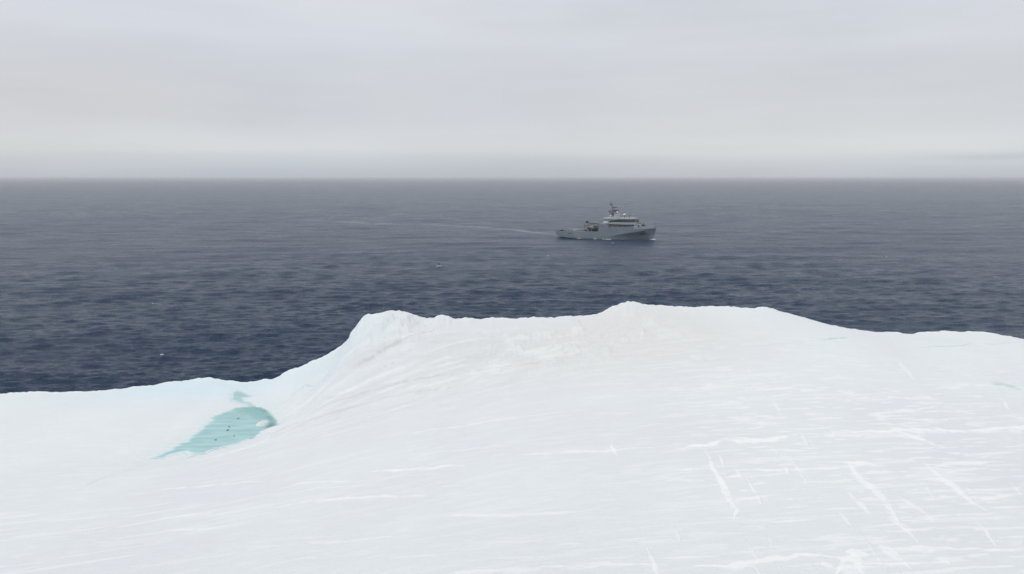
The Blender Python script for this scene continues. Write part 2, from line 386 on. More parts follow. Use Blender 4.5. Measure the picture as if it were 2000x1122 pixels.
    # broken, blocky patch on the mound
    bl = np.clip(spot(1010, 690, 5, 5) + spot(1120, 665, 4, 4) + spot(1225, 650, 4, 3), 0, 1)
    bn = fbm(X / 1.5, Y / 2.2, 5, 81, .6); relief += bl * np.clip(bn, -.12, .16) * .75
    mixin(smooth(.02, .2, bn) * bl * .28, fresh); mixin(smooth(.03, .2, -bn) * bl * .25, sed * 1.22)
    # chunky summit of the left horn
    hn = np.clip(spot(775, 622, 3.2, 4), 0, 1); bn2 = fbm(X / 1.4, Y / 2.4, 4, 91, .55); relief += hn * bn2 * 1.7 * smooth(1.0, .97, s)
    mixin(smooth(.0, .2, -bn2) * hn * .35, tealp)
    # ---------- marks laid on the surface
    def stroke(pts, w, c, amt, lift=0.0, rag=.5, taper=True, seed=0):
        nonlocal relief
        P = np.array([on_ice(*p) for p in pts]); pad = w * 4 + .3
        sel = (X > P[:, 0].min() - pad) & (X < P[:, 0].max() + pad) & (Y > P[:, 1].min() - pad) & (Y < P[:, 1].max() + pad)
        if not sel.any(): return
        x, y = X[sel], Y[sel]; x = x + .5 * w * 2 * fbm(x / .9, y / .9, 3, 5 + seed); y = y + 2.2 * w * fbm(x / 1.1, y / 1.1, 3, 15 + seed)
        best = np.full(x.shape, 1e9); tt = np.zeros_like(x); L = len(P) - 1
        for k in range(L):
            a, b = P[k], P[k + 1]; ab = b - a
            uu = np.clip(((x - a[0]) * ab[0] + (y - a[1]) * ab[1]) / (ab @ ab + 1e-9), 0, 1)
            d = np.hypot(x - a[0] - uu * ab[0], y - a[1] - uu * ab[1]); mm = d < best
            best[mm] = d[mm]; tt[mm] = (k + uu[mm]) / L
        ww = w * (1 + rag * 3 * fbm(x / .5, y / .35, 3, 25 + seed)) * (np.clip(1.15 - abs(tt - .5) * 2, .15, 1) if taper else 1)
        m_ = 1 - smooth(.55, 1.35, best / np.maximum(ww, 1e-3))
        m_ = m_ * smooth(-.30, -.04, fbm(x / .8, y / .5, 3, 45 + seed))
        full = np.zeros(X.shape); full[sel] = m_
        mixin(full * amt, c); relief = relief + full * lift
    W_ = lambda pts, w, amt=.9, seed=0: stroke(pts, w * (1.65 if seed < 50 else .9), fresh, amt, .03, .55, True, seed)
    W_([(1010, 893), (1110, 884), (1200, 878), (1330, 875)], .13, .6, 1)
    W_([(1325, 876), (1400, 867), (1440, 861), (1490, 859), (1552, 853)], .26, 1, 2)
    W_([(1378, 880), (1388, 905), (1400, 930), (1415, 952), (1425, 980), (1440, 1000), (1434, 1022)], .10, .9, 3)
    W_([(1425, 985), (1450, 975), (1500, 972)], .10, .6, 4); W_([(1412, 937), (1440, 932), (1470, 925)], .10, .6, 5)
    W_([(1640, 845), (1700, 842), (1760, 841), (1880, 842), (1960, 838), (2010, 830)], .22, .9, 6)
    W_([(1985, 832), (1998, 838), (2010, 838)], .5, .9, 7)
    W_([(1745, 840), (1765, 846), (1795, 858), (1835, 873)], .17, .9, 8)
    W_([(1650, 905), (1690, 907), (1735, 912)], .16, .9, 9); W_([(1655, 905), (1670, 925), (1690, 942), (1712, 958), (1735, 985), (1765, 1035)], .14, .8, 10)
    W_([(1795, 907), (1840, 909), (1900, 903), (1970, 902)], .16, .8, 11); W_([(1808, 908), (1830, 928), (1860, 948), (1890, 975), (1925, 998)], .12, .9, 12)
    W_([(1660, 965), (1680, 985), (1700, 1006)], .10, .7, 13); W_([(1728, 995), (1745, 1015), (1770, 1035), (1790, 1060)], .11, .8, 14)
    W_([(1756, 970), (1790, 992), (1815, 1008)], .10, .6, 15); W_([(1790, 1010), (1830, 1012)], .10, .6, 16)
    W_([(1360, 1112), (1420, 1106), (1470, 1098), (1560, 1086), (1640, 1088)], .17, .9, 17)
    W_([(1672, 1078), (1665, 1090), (1632, 1125)], .15, 1, 18); W_([(1655, 1078), (1690, 1080)], .2, 1, 19); W_([(1672, 1085), (1682, 1125)], .10, .9, 20)
    W_([(1712, 1058), (1740, 1082), (1775, 1112)], .13, .8, 21); W_([(1712, 1072), (1790, 1074), (1880, 1076), (2000, 1074)], .15, .7, 22)
    W_([(1605, 1100), (1625, 1112)], .13, .8, 23); W_([(1835, 1090), (1860, 1108)], .12, .7, 24)
    W_([(1300, 940), (1380, 938)], .12, .5, 25); W_([(1490, 920), (1540, 918), (1640, 915)], .11, .6, 26); W_([(1900, 962), (1960, 968), (2000, 964)], .12, .5, 27)
    W_([(1745, 960), (1840, 958), (2000, 956)], .09, .5, 28); W_([(1810, 760), (1880, 754), (1990, 752)], .25, .35, 29)
    W_([(1748, 700), (1765, 718), (1790, 745)], .10, .5, 30); W_([(1440, 765), (1500, 760), (1555, 757)], .12, .6, 31)
    W_([(1690, 808), (1760, 806), (1835, 793)], .15, .6, 32); W_([(1715, 806), (1800, 806), (1940, 801)], .13, .5, 33)
    W_([(720, 922), (800, 917), (910, 911)], .14, .8, 34); W_([(530, 995), (600, 980), (690, 972), (850, 968)], .12, .7, 35)
    W_([(770, 852), (900, 833), (1020, 815), (1150, 800)], .10, .55, 36); W_([(790, 890), (900, 880), (1000, 870)], .10, .35, 37)
    W_([(240, 970), (330, 955), (450, 945), (520, 940)], .10, .6, 38); W_([(310, 1012), (430, 1002)], .10, .5, 39); W_([(330, 1036), (420, 1031)], .10, .6, 40)
    W_([(370, 893), (430, 885), (470, 875), (505, 860), (525, 846)], .32, .6, 41); W_([(600, 1060), (680, 1057)], .10, .5, 42); W_([(850, 1010), (1000, 1006), (1180, 998)], .1, .5, 43)
    W_([(870, 1122), (1000, 1115), (1180, 1104), (1300, 1104)], .14, .6, 44); W_([(580, 945), (700, 938)], .1, .5, 45)
    rg = random.Random(12)                               # many short drift ridges, along the wind and across it
    for q in range(75):
        px = 1180 + 840 * rg.random() ** .8; py = 770 + 350 * rg.random()
        if rg.random() < .62:
            L_ = rg.uniform(30, 190); pts = [(px + L_ * t_, py - L_ * t_ * rg.uniform(.0, .06)) for t_ in (0, .33, .66, 1)]; w_ = rg.uniform(.05, .13)
        else:
            L_ = rg.uniform(20, 85) * (py - 600) / 400; sl = .35 + (px - 1180) / 840 * .6; pts = [(px + L_ * t_ * sl + rg.uniform(-3, 3), py + L_ * t_) for t_ in (0, .35, .7, 1)]; w_ = rg.uniform(.05, .10)
        W_(pts, w_, rg.uniform(.35, .85), 50 + q)
    for q in range(36):
        px = rg.uniform(0, 1200); py = rg.uniform(930, 1120); L_ = rg.uniform(50, 200)
        pts = [(px + L_ * t_, py - L_ * t_ * rg.uniform(.02, .08)) for t_ in (0, .33, .66, 1)]
        W_(pts, rg.uniform(.04, .08), rg.uniform(.2, .5), 170 + q)
    G_ = lambda pts, w, amt=.6, c=sed, seed=0: stroke(pts, w, c, amt, -.03, .4, True, seed)
    G_([(865, 638), (842, 645), (820, 653), (800, 661), (780, 671), (762, 681), (745, 691), (728, 702), (708, 714), (690, 724)], .19, .55, sed, 1); G_([(782, 702), (760, 712), (740, 720)], .05, .4, sed, 2)
    G_([(540, 835), (590, 822), (640, 808), (700, 795), (790, 770), (900, 752)], .13, .4, sed, 3); G_([(600, 800), (680, 780), (760, 755), (860, 738)], .10, .42, sed, 4)
    G_([(770, 750), (830, 741), (860, 736)], .10, .5, np.array([.56, .50, .46]), 5); G_([(860, 738), (960, 722), (1060, 708), (1150, 690)], .10, .3, sed, 6)
    G_([(560, 775), (600, 750), (650, 735)], .10, .35, sed, 7); G_([(520, 805), (555, 790), (575, 765), (580, 735)], .22, .15, sed * 1.2, 8)
    G_([(1110, 622), (1130, 628), (1140, 636)], .08, .5, sed, 9); G_([(930, 648), (960, 662)], .08, .4, sed, 10)
    G_([(150, 960), (175, 945), (190, 938), (230, 922)], .07, .45, sed, 11); G_([(190, 938), (260, 915), (305, 897)], .12, .18, sed, 12)
    G_([(1605, 664), (1625, 661), (1650, 660), (1680, 664)], .10, .75, teal, 13); G_([(1430, 679), (1500, 675), (1560, 670), (1605, 664)], .08, .4, tealp * .9, 14)
    G_([(1788, 681), (1820, 678), (1850, 677), (1880, 676), (1895, 671), (1905, 670)], .09, .75, teal, 15); G_([(1905, 670), (1940, 673), (1965, 670), (2000, 668)], .10, .55, teal, 16)
    G_([(1470, 610), (1478, 608)], .10, .5, teal, 17); G_([(1926, 745), (1940, 747), (1962, 751), (1990, 761)], .55, .75, tealp * .84, 18)
    G_([(1330, 708), (1430, 703), (1500, 698)], .10, .2, sed, 19); G_([(640, 775), (690, 768)], .09, .3, sed, 20); G_([(1050, 712), (1110, 705)], .08, .4, sed, 21)
    rim = np.exp(-((1 - s) / .012) ** 2) * .3
    mixin(rim, fresh)
    # ---------- melt pools
    near = (np.hypot(X - pondP[:, 0].mean(), Y - pondP[:, 1].mean()) < 24)
    sd = np.full(X.shape, 99.); sd2 = sd.copy(); cr = sd.copy()
    nx = X[near] + .5 * fbm(X[near] / 1.2, Y[near] / .5, 3, 7); ny = Y[near] + .5 * fbm(X[near] / 1.0, Y[near] / .7, 3, 8)
    sd[near] = poly_sd(pondP, nx, ny); sd2[near] = poly_sd(pond2P, nx, ny)
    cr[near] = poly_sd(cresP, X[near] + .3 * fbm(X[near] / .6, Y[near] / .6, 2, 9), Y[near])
    gsl = .10 + .38 * np.exp(-((X - wallC[0]) ** 2 + (Y - wallC[1]) ** 2) / 3.0 ** 2)
    for q, k0 in ((sd, 1.0), (sd2, .6)):
        ww = np.where(q > 0, np.exp(-(np.clip(q, 0, 99) / (2.6 * k0)) ** 2), 1.0)
        tgt = np.where(q > 0, ZP + .015 + gsl * q, ZP + .015 + .35 * np.clip(q, -1.0, 0))
        Z = Z * (1 - ww) + tgt * ww
    relief = relief * smooth(-.05, .9, np.minimum(sd, sd2))
    mound = np.exp(-((X - moundC[0]) / .62) ** 2 - ((Y - moundC[1]) / 1.0) ** 2)
    Z = Z + mound * .45 * (1 + 1.2 * fbm(X / .6, Y / .6, 3, 77))
    mixin(np.exp(-np.clip(sd, 0, 99) / .7) * .35, tealp); mixin(np.exp(-np.clip(sd2, 0, 99) / .8) * .45, cyan * .95)
    mixin(smooth(.1, -.3, sd) * .8, tealp)
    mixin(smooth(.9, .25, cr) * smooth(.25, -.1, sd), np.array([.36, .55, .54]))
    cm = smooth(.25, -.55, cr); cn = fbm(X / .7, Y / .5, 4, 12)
    wall_shade = smooth(.35, -1.0, np.hypot(X - cresP[6, 0], Y - cresP[6, 1]) - 1.6) + np.exp(-((cr + .30) / .38) ** 2) * smooth(-.25, .2, cn) * .75 * smooth(-.2, .5, sd + .6)
    mixin(cm * (1 - .9 * smooth(.25, .55, mound)), np.array([.30, .52, .52])); mixin(cm * np.clip(wall_shade, 0, 1) * (1 - smooth(.25, .5, mound)), np.array([.20, .30, .31]))  # overhang shade painted into the grey-green ice of the alcove wall
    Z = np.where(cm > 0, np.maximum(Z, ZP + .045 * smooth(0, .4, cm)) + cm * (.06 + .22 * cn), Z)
    mixin(smooth(.3, .75, mound + .5 * fbm(X / .8, Y / .6, 3, 78)), snow * .95)
    Z = Z + relief + .10 * fbm(U / 5, V / 2.2, 4, 3) * smooth(-.1, 3, np.minimum(sd, sd2))
    # ---------- far rim rolls over into the cliff
    prof = [(.2, .04), (.5, .25), (.9, .8), (1.4, 2.2), (2.0, 5), (2.6, 10), (3.4, 17), (4.2, 99)]
    Xs, Ys, Zs, Cs = [X], [Y], [Z], [C_]
    zr = Z[-1]
    for dr_, dz_ in prof:
        nn = fbm(az * 40, az * 0 + dz_ * .3, 3, 17) * min(dz_ * .3, 1.6)
        rr = Rz + dr_ + nn; zz = np.maximum(zr - dz_, -4) if dz_ < 90 else np.full_like(zr, -4)
        Xs.append((rr * np.sin(az))[None]); Ys.append((rr * np.cos(az))[None]); Zs.append(zz[None])
        Cs.append(np.broadcast_to(snow * (1 if dz_ < 5 else .93), (1, len(az), 3)))
    o = grid_mesh('ice_body', np.concatenate(Xs), np.concatenate(Ys), np.concatenate(Zs), True, M_ice)
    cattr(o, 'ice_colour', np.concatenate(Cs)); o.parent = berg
    # ---------- pool surfaces
    m, t, b = newmat('melt_water')
    tcn = t.nodes.new('ShaderNodeTexCoord')
    mpn = N(t, 'ShaderNodeMapping', Scale=(.35, 1.6, 1), Rotation=(0, 0, -.15)); t.links.new(tcn.outputs['Object'], mpn.inputs[0])
    nz = N(t, 'ShaderNodeTexNoise', Scale=1.0, Detail=5.0, Roughness=.55); t.links.new(mpn.outputs[0], nz.inputs['Vector'])
    r = ramp(t, [(.3, (.26, .47, .50)), (.5, (.32, .56, .57)), (.7, (.42, .64, .635))]); t.links.new(nz.outputs[0], r.inputs[0])
    b.inputs['Roughness'].default_value = .22; b.inputs['IOR'].default_value = 1.31
    al = t.nodes.new('ShaderNodeAttribute'); al.attribute_name = 'cover'
    si = t.nodes.new('ShaderNodeAttribute'); si.attribute_name = 'alcove_shade'
    t.links.new(mixc(t, al.outputs['Fac'], (.70, .81, .825), mixc(t, si.outputs['Fac'], r.outputs[0], (.32, .53, .53))), b.inputs['Base Color'])  # the alcove's painted shade carries on into the pool colour
    for P, soft in ((pondP, .5), (pond2P, .3)):
        big_one = P is pondP
        x0, y0 = P.min(0) - .8; x1, y1 = P.max(0) + .8
        xs = np.arange(x0, x1, .06); ys = np.arange(y0, y1, .09)
        PX, PY = np.meshgrid(xs, ys, indexing='ij')
        qx = PX + .5 * fbm(PX / 1.2, PY / .5, 3, 7); qy = PY + .5 * fbm(PX / 1.0, PY / .7, 3, 8)
        q = poly_sd(P, qx, qy)
        rg = fbm(PX / 1.4, PY / .22, 4, 66)
        wd = soft * (1 - .85 * smooth(P[:, 0].mean() + .5, P[:, 0].mean() + 3.5, PX)) + .05
        cov = smooth(.12, -1, (q + rg * wd * 1.1) / wd)
        cov *= (.94 if big_one else .85)
        keep = q < .12; alcove_shade = smooth(.7, -.05, poly_sd(cresP, PX, PY)); cov = np.maximum(cov, alcove_shade)
        bm = bmesh.new(); vs = {}
        cl = bm.verts.layers.float.new('cover'); sl = bm.verts.layers.float.new('alcove_shade')
        def gv(i, j):
            if (i, j) not in vs:
                v = bm.verts.new((PX[i, j], PY[i, j], ZP)); v[cl] = float(cov[i, j]); v[sl] = float(alcove_shade[i, j]); vs[i, j] = v
            return vs[i, j]
        for i in range(len(xs) - 1):
            for j in range(len(ys) - 1):
                if keep[i, j] and keep[i + 1, j] and keep[i, j + 1] and keep[i + 1, j + 1]:
                    bm.faces.new((gv(i, j), gv(i + 1, j), gv(i + 1, j + 1), gv(i, j + 1)))
        me = bpy.data.meshes.new('melt_pool'); bm.to_mesh(me); bm.free(); me.materials.append(m)
        po = bpy.data.objects.new('melt_pool', me); col.objects.link(po); po.parent = berg; po.location.z = .03
        po['label'] = 'large turquoise melt pool with a pointed left end' if big_one else 'small pale blue melt pool near the rim'
    return berg
build_iceberg()

# ------------------------------------------------------------------ mesh builder
class MB:
    def __init__(s): s.bm = bmesh.new()
    def box(s, x0, x1, y0, y1, z0, z1, tx=0, ty=0, bev=0):
        """box; tx, ty pull the top edges in"""
        r = [s.bm.verts.new(p) for p in ((x0, y0, z0), (x1, y0, z0), (x1, y1, z0), (x0, y1, z0),
             (x0 + tx, y0 + ty, z1), (x1 - tx, y0 + ty, z1), (x1 - tx, y1 - ty, z1), (x0 + tx, y1 - ty, z1))]
        fs = [s.bm.faces.new([r[i] for i in f]) for f in ((3, 2, 1, 0), (4, 5, 6, 7), (0, 1, 5, 4), (1, 2, 6, 5), (2, 3, 7, 6), (3, 0, 4, 7))]
        if bev:
            es = list({e for f in fs for e in f.edges}); bmesh.ops.bevel(s.bm, geom=es, offset=bev, segments=2, affect='EDGES', profile=.5)
        return s
    def tube(s, a, b, r0, r1=None, n=8):
        a, b = Vector(a), Vector(b); r1 = r0 if r1 is None else r1
        q = (b - a).to_track_quat('Z', 'Y')
        ra = [s.bm.verts.new(a + q @ Vector((r0 * math.cos(6.2832 * k / n), r0 * math.sin(6.2832 * k / n), 0))) for k in range(n)]
        rb = [s.bm.verts.new(b + q @ Vector((r1 * math.cos(6.2832 * k / n), r1 * math.sin(6.2832 * k / n), 0))) for k in range(n)]
        for k in range(n): s.bm.faces.new((ra[k], ra[(k + 1) % n], rb[(k + 1) % n], rb[k]))
        s.bm.faces.new(ra[::-1]); s.bm.faces.new(rb); return s
    def ball(s, c, r, sz=1.0, n=14, jit=0, seed=0):
        ret = bmesh.ops.create_icosphere(s.bm, subdivisions=3 if n > 10 else 2, radius=r)
        rg = random.Random(seed)
        for v in ret['verts']:
            k = 1 + jit * (rg.random() - .5)
            v.co = Vector((v.co.x * k, v.co.y * k, v.co.z * sz * k)) + Vector(c)
        return s
    def prism(s, prof, y0, y1):
        """side outline (x, z) extruded across y"""
        a = [s.bm.verts.new((x, y0, z)) for x, z in prof]; b = [s.bm.verts.new((x, y1, z)) for x, z in prof]; n = len(prof)
        s.bm.faces.new(a); s.bm.faces.new(b[::-1])
        for k in range(n): s.bm.faces.new((a[(k + 1) % n], a[k], b[k], b[(k + 1) % n]))
        return s
    def slab(s, plan, z0, z1, k=1.0, rake=0.0):
        """plan outline (x, y) extruded up; the top is scaled by k about its middle and shifted by rake"""
        cx = sum(p[0] for p in plan) / len(plan)
        a = [s.bm.verts.new((x, y, z0)) for x, y in plan]; b = [s.bm.verts.new((cx + (x - cx) * k + rake, y * k, z1)) for x, y in plan]; n = len(plan)
        s.bm.faces.new(a[::-1]); s.bm.faces.new(b)
        for q in range(n): s.bm.faces.new((a[q], a[(q + 1) % n], b[(q + 1) % n], b[q]))
        return s
    def loft(s, rings, closed_ends=True):
        vs = [[s.bm.verts.new(p) for p in r] for r in rings]; n = len(rings[0])
        for i in range(len(vs) - 1):
            for k in range(n - 1): s.bm.faces.new((vs[i][k], vs[i + 1][k], vs[i + 1][k + 1], vs[i][k + 1]))
        if closed_ends: s.bm.faces.new(vs[0]); s.bm.faces.new(vs[-1][::-1])
        return s
    def build(s, name, mat, parent=None, smooth_=False):
        bmesh.ops.recalc_face_normals(s.bm, faces=s.bm.faces[:])
        me = bpy.data.meshes.new(name); s.bm.to_mesh(me); s.bm.free(); me.materials.append(mat)
        if smooth_:
            for p in me.polygons: p.use_smooth = True
        o = bpy.data.objects.new(name, me); col.objects.link(o)
        if parent: o.parent = parent
        return o

M_hull = simple('grey_ship_paint', (.188, .230, .272), .5, 0, .10, .12)
M_light = simple('light_grey_ship_paint', (.34, .39, .41), .5, 0, .08, .2)
M_panel = simple('worn_grey_panel', (.22, .235, .27), .65, 0, .25, .5)
M_deck = simple('dark_deck_paint_and_shade', (.16, .16, .17), .8, 0, .3, .4)
M_dark = simple('black_gear', (.02, .022, .025), .8, 0, .3, .5)
M_glass = simple('dark_bridge_glass', (.012, .018, .022), .12, 0, .1, .5)
M_white = simple('white_ship_paint', (.78, .78, .76), .4, 0, .05, .5)
M_rust = simple('brown_red_mast_paint', (.10, .055, .055), .6, 0, .3, 1.0)
M_tan = simple('weathered_grey_metal', (.22, .21, .20), .7, 0, .4, .8)
M_red = simple('dull_red_paint', (.35, .10, .09), .5, 0, .1, 1.0)
M_bird_w = simple('white_feathers', (.80, .80, .77), .8, 0, .05, 8)
M_bird_d = simple('dark_feathers', (.05, .048, .04), .8, 0, .2, 8)
M_bird_g = simple('grey_feathers', (.19, .25, .26), .8, 0, .2, 8)
M_bill = simple('yellow_bill', (.55, .38, .12), .5, 0, .1, 8)
M_bergy = simple('floating_ice', (.62, .69, .73), .5, 0, .05, 1)

def build_ship():
    ship = bpy.data.objects.new('patrol_ship', None); col.objects.link(ship)
    d = SW_B - SW_A; hd = math.atan2(d[1], d[0])
    ship.scale = (.945, 1, 1)
    ship.rotation_euler = (0, 0, hd)
    # the near (starboard) waterline runs through SW_A and SW_B; the hull's axis lies half a beam farther off
    k = np.array([math.cos(hd), math.sin(hd), 0]); nrm = np.array([-math.sin(hd), math.cos(hd), 0])
    org = SW_B - k * 76.0 * .945 + nrm * 3.6
    ship.location = tuple(org)
    tag(ship, 'grey patrol ship with high bridge and low open aft deck steaming across the sea', 'ship')
    B = 8.0
    # x, bottom z, half width: keel, waterline, knuckle, top; z of knuckle, z of top
    ST = [(0.0, 1.9, 6.0, 7.2, 7.4, 7.5, 3.2, 4.6), (1.2, 1.3, 6.2, 7.3, 7.5, 7.6, 3.1, 4.6), (4, .5, 6.4, 7.5, 7.7, 7.8, 2.9, 4.7), (9, -.6, 6.6, 7.7, 7.9, 7.95, 2.6, 5.2), (15, -1.8, 6.6, 7.8, 8, 8, 2.5, 5.3),
          (22, -2.5, 6.8, 7.9, 8, 8, 2.3, 5.3), (30, -3, 6.8, 8, 8, 8, 2.2, 5.3), (35.8, -3, 6.8, 8, 8, 8, 2.2, 5.3), (36.2, -3, 6.8, 8, 8, 8, 2.2, 8.6),
          (44, -3, 6.5, 7.7, 8, 8, 2.2, 8.6), (50, -3, 6.0, 6.9, 8, 8, 3.1, 8.7), (55, -3, 5.0, 5.9, 7.95, 8, 4.2, 8.8), (60, -3, 3.8, 4.6, 7.8, 7.9, 5.1, 8.9), (65, -3, 2.5, 3.2, 7.3, 7.5, 5.9, 9.0),
          (69, -3, 1.6, 2.1, 6.5, 6.8, 6.5, 9.1), (72, -3, .8, 1.3, 5.5, 5.9, 6.9, 9.2), (75, -3, .3, .8, 3.9, 4.5, 7.3, 9.3), (77, -.4, .1, .25, 2.5, 3.0, 7.6, 9.4), (78.6, 4.2, .06, .12, 1.2, 1.7, 7.9, 9.5), (79.7, 7.2, .04, .06, .25, .5, 8.1, 9.6)]
    def at(x, i): return float(np.interp(x, [s_[0] for s_ in ST], [s_[i] for s_ in ST]))
    rings = []
    for x, zb, kb, wb, kn, tp, zk, zt in ST:
        zw = max(zb + .01, min(.4, zk - .5)) if zb < .2 else zb + .3
        half = [(zb, kb * .25), (zb + .2 * max(zw - zb, .05), kb), (zw, wb), ((zw + zk) / 2, wb + (kn - wb) * .38), (zk, kn), (zt, tp)]
        rings.append([(x, -h, z) for z, h in half[::-1]] + [(x, h, z) for z, h in half])
    hull = MB().loft(rings).build('hull', M_hull, ship)
    # dark boot-topping is under water; the deck closes the top
    dk = MB()
    xs = [.3, 4, 9, 15, 22, 30, 35.9]
    for a, b in zip(xs[:-1], xs[1:]):
        ha, hb = at(a, 5) - .25, at(b, 5) - .25
        q = [dk.bm.verts.new(p) for p in ((a, -ha, 4.1), (b, -hb, 4.1), (b, hb, 4.1), (a, ha, 4.1))]; dk.bm.faces.new(q)
    xs = [36.4, 50, 60, 65, 69, 72, 75, 77, 79.3]
    for a, b in zip(xs[:-1], xs[1:]):
        ha, hb = max(at(a, 5) - .2, .1), max(at(b, 5) - .2, .1)
        q = [dk.bm.verts.new(p) for p in ((a, -ha, 8.66), (b, -hb, 8.66), (b, hb, 8.66), (a, ha, 8.66))]; dk.bm.faces.new(q)
    dk.build('deck', M_deck, ship)
    def rail(x0, x1, off, z0, h, th, name, mat, side=(-1, 1), n=8, dz=None):
        """a bulwark strip following the deck edge"""
        for s_ in side:
            m = MB(); xs = np.linspace(x0, x1, n); R = []
            for i, x in enumerate(xs):
                y = max(at(x, 5) + off, .06) * s_; zz = z0 + (0 if dz is None else dz(x)); t_ = -th * s_
                R.append([(x, y, zz), (x, y, zz + h), (x, y + t_, zz + h), (x, y + t_, zz), (x, y, zz)])
            m.loft(R); m.build(name, mat, ship)
    # bulwark round the forecastle, lighter than the hull
    m = MB(); xs = list(np.linspace(64.5, 79.7, 12))
    def bz(x): return np.interp(x, [64.5, 67, 70, 80], [11.3, 10.6, 10.2, 10.5])
    for s_ in (-1, 1):
        R = []
        for x in xs:
            y = (max(at(x, 5), .08) + .06) * s_; t_ = -min(.22, abs(y) * .6) * s_
            R.append([(x, y, at(x, 7) - .9), (x + (.35 if x > 79 else 0), y, bz(x)), (x + (.3 if x > 79 else 0), y + t_, bz(x)), (x, y + t_, 8.7), (x, y, at(x, 7) - .9)])
        m.loft(R)
    m.build('bulwark', M_light, ship)
    # rubbing strake: light edge to the low aft deck
    rail(9, 36, .07, 5.1, .28, .3, 'deck_edge', M_light)
    rail(.2, 9, .05, 4.3, .9, .2, 'stern_bulwark', M_hull)
    MB().box(-.12, .25, -7.3, 7.3, 3.9, 5.0).build('transom_rail', M_dark, ship)
    # panel of a different grey on each aft quarter, and its fittings
    for s_ in (-1, 1):
        MB().box(14.5, 21.5, *sorted((8.03 * s_, 8.10 * s_)), .5, 5.0).build('side_panel', M_panel, ship)
        for x in (10.2, 12.4): MB().box(x, x + 1.3, *sorted((7.9 * s_, 8.07 * s_)), 3.1, 3.8).build('freeing_port', M_dark, ship)
    pk = MB(); pk.box(69.6, 72.2, -6.3, -4.0, 4.3, 6.7); pk.build('anchor_pocket', M_dark, ship)
    MB().box(69.8, 72.0, 4.0, 6.3, 4.6, 6.6).build('anchor_pocket', M_dark, ship)
    # ---- superstructure flush with the hull
    sup = MB()
    sup.prism([(36.2, 8.5), (36.2, 11.2), (44.2, 11.2), (44.2, 8.5)], -7.97, 7.97)
    sup.build('superstructure', M_hull, ship)
    m = MB()                                              # walkway under the bridge deck; gallery shade put into the deckhouse colour
    m.slab([(44.2, -6.6), (62, -6.2), (66, -4.0), (66, 4.0), (62, 6.2), (44.2, 6.6)], 8.6, 12.2); m.build('deckhouse', M_deck, ship)
    m = MB()
    pl = [(44.2, -7.97), (58, -7.97), (62.5, -7.7), (66.0, -7.0), (66.0, 7.0), (62.5, 7.7), (58, 7.97), (44.2, 7.97)]
    m.slab(pl, 11.25, 12.4); m.build('boat_deck', M_light, ship)
    for s_ in (-1, 1):                                    # side plating closing the gallery's lower half
        m = MB(); R = []
        for x in np.linspace(44.2, 66, 9):
            y = (at(x, 5) - .02) * s_; zt = np.interp(x, [44.2, 52, 60, 66], [8.95, 9.1, 9.6, 10.8])
            R.append([(x, y, 8.5), (x, y, zt), (x, y - .15 * s_, zt), (x, y - .15 * s_, 8.5), (x, y, 8.5)])
        m.loft(R); m.build('side_plating', M_hull, ship)
        for x in (47.5, 51.5, 55.5): MB().box(x, x + .25, *sorted((7.7 * s_, 7.9 * s_)), 9.1, 11.3).build('stanchion', M_hull, ship)
        MB().box(38.6, 39.7, *sorted((7.97 * s_, 8.03 * s_)), 9.0, 10.6).build('door', M_deck, ship)
        for x in (46, 50.5, 59): MB().tube((x, 7.9 * s_, 7.3), (x, 8.06 * s_, 7.3), .28, n=12).build('porthole', M_dark, ship)
        MB().box(66.3, 69.8, *sorted((4.6 * s_, 7.42 * s_)), 9.5, 11.7, .15, .0, .2).build('mooring_housing', M_light, ship)
        MB().tube((68.0, 7.38 * s_, 10.6), (68.0, 7.47 * s_, 10.6), .68, n=14).build('fairlead', M_dark, ship)
    # ---- bridge
    m = MB(); m.slab([(40.5, -7.1), (59.2, -7.1), (64.9, -5.0), (66.7, 0), (64.9, 5.0), (59.2, 7.1), (40.5, 7.1)], 12.2, 12.75, 1.0)
    m.build('bridge_base', M_light, ship)
    gpl = [(44.5, -7.0), (59.0, -7.0), (64.6, -4.9), (66.4, 0), (64.6, 4.9), (59.0, 7.0), (44.5, 7.0)]; cxg = sum(p[0] for p in gpl) / 7
    gm = MB(); gm.slab(gpl, 12.7, 15.0, .95, -.6)
    win = gm.build('window_band', M_glass, ship)
    for x in np.arange(46, 58, 2.0):
        for s_ in (-1, 1): MB().tube((x, 7.07 * s_, 12.7), (x, 6.84 * s_, 15.0), .11, n=6).build('window_mullion', M_panel, win)
    for (x0, y0), (x1, y1) in (((59.0, 7.0), (64.6, 4.9)), ((64.6, 4.9), (66.4, 0))):
        for u_ in (0, .5):
            for s_ in (-1, 1):
                x, y = x0 + (x1 - x0) * u_, (y0 + (y1 - y0) * u_) * s_
                MB().tube((x + .1, y * 1.01, 12.7), (cxg + (x - cxg) * .95 - .6, y * .96, 15.0), .10, n=6).build('window_mullion', M_panel, win)
    for s_ in (-1, 1):                                    # bridge wings hang below the roof, raked inwards
        m = MB(); m.prism([(39.6, 15.0), (41.0, 13.4), (45, 13.6), (53.0, 15.0)], *sorted((6.95 * s_, 8.2 * s_)))
        m.build('bridge_wing', M_panel, ship)
        m = MB(); m.prism([(39.8, 13.15), (39.8, 12.3), (44.0, 12.3), (44.0, 13.15)], *sorted((7.3 * s_, 8.45 * s_)))
        m.build('life_raft_canister', M_white, ship)
    m = MB(); R = []
    roof = [(39.0, 7.6), (42, 8.3), (52, 8.4), (58, 7.9), (61.5, 6.3), (63.2, 3.8), (63.9, 1)]
    pl = [(x, -y) for x, y in roof] + [(x, y) for x, y in roof[::-1]]
    m.slab(pl, 15.0, 15.75, .985); m.build('bridge_roof', M_light, ship)
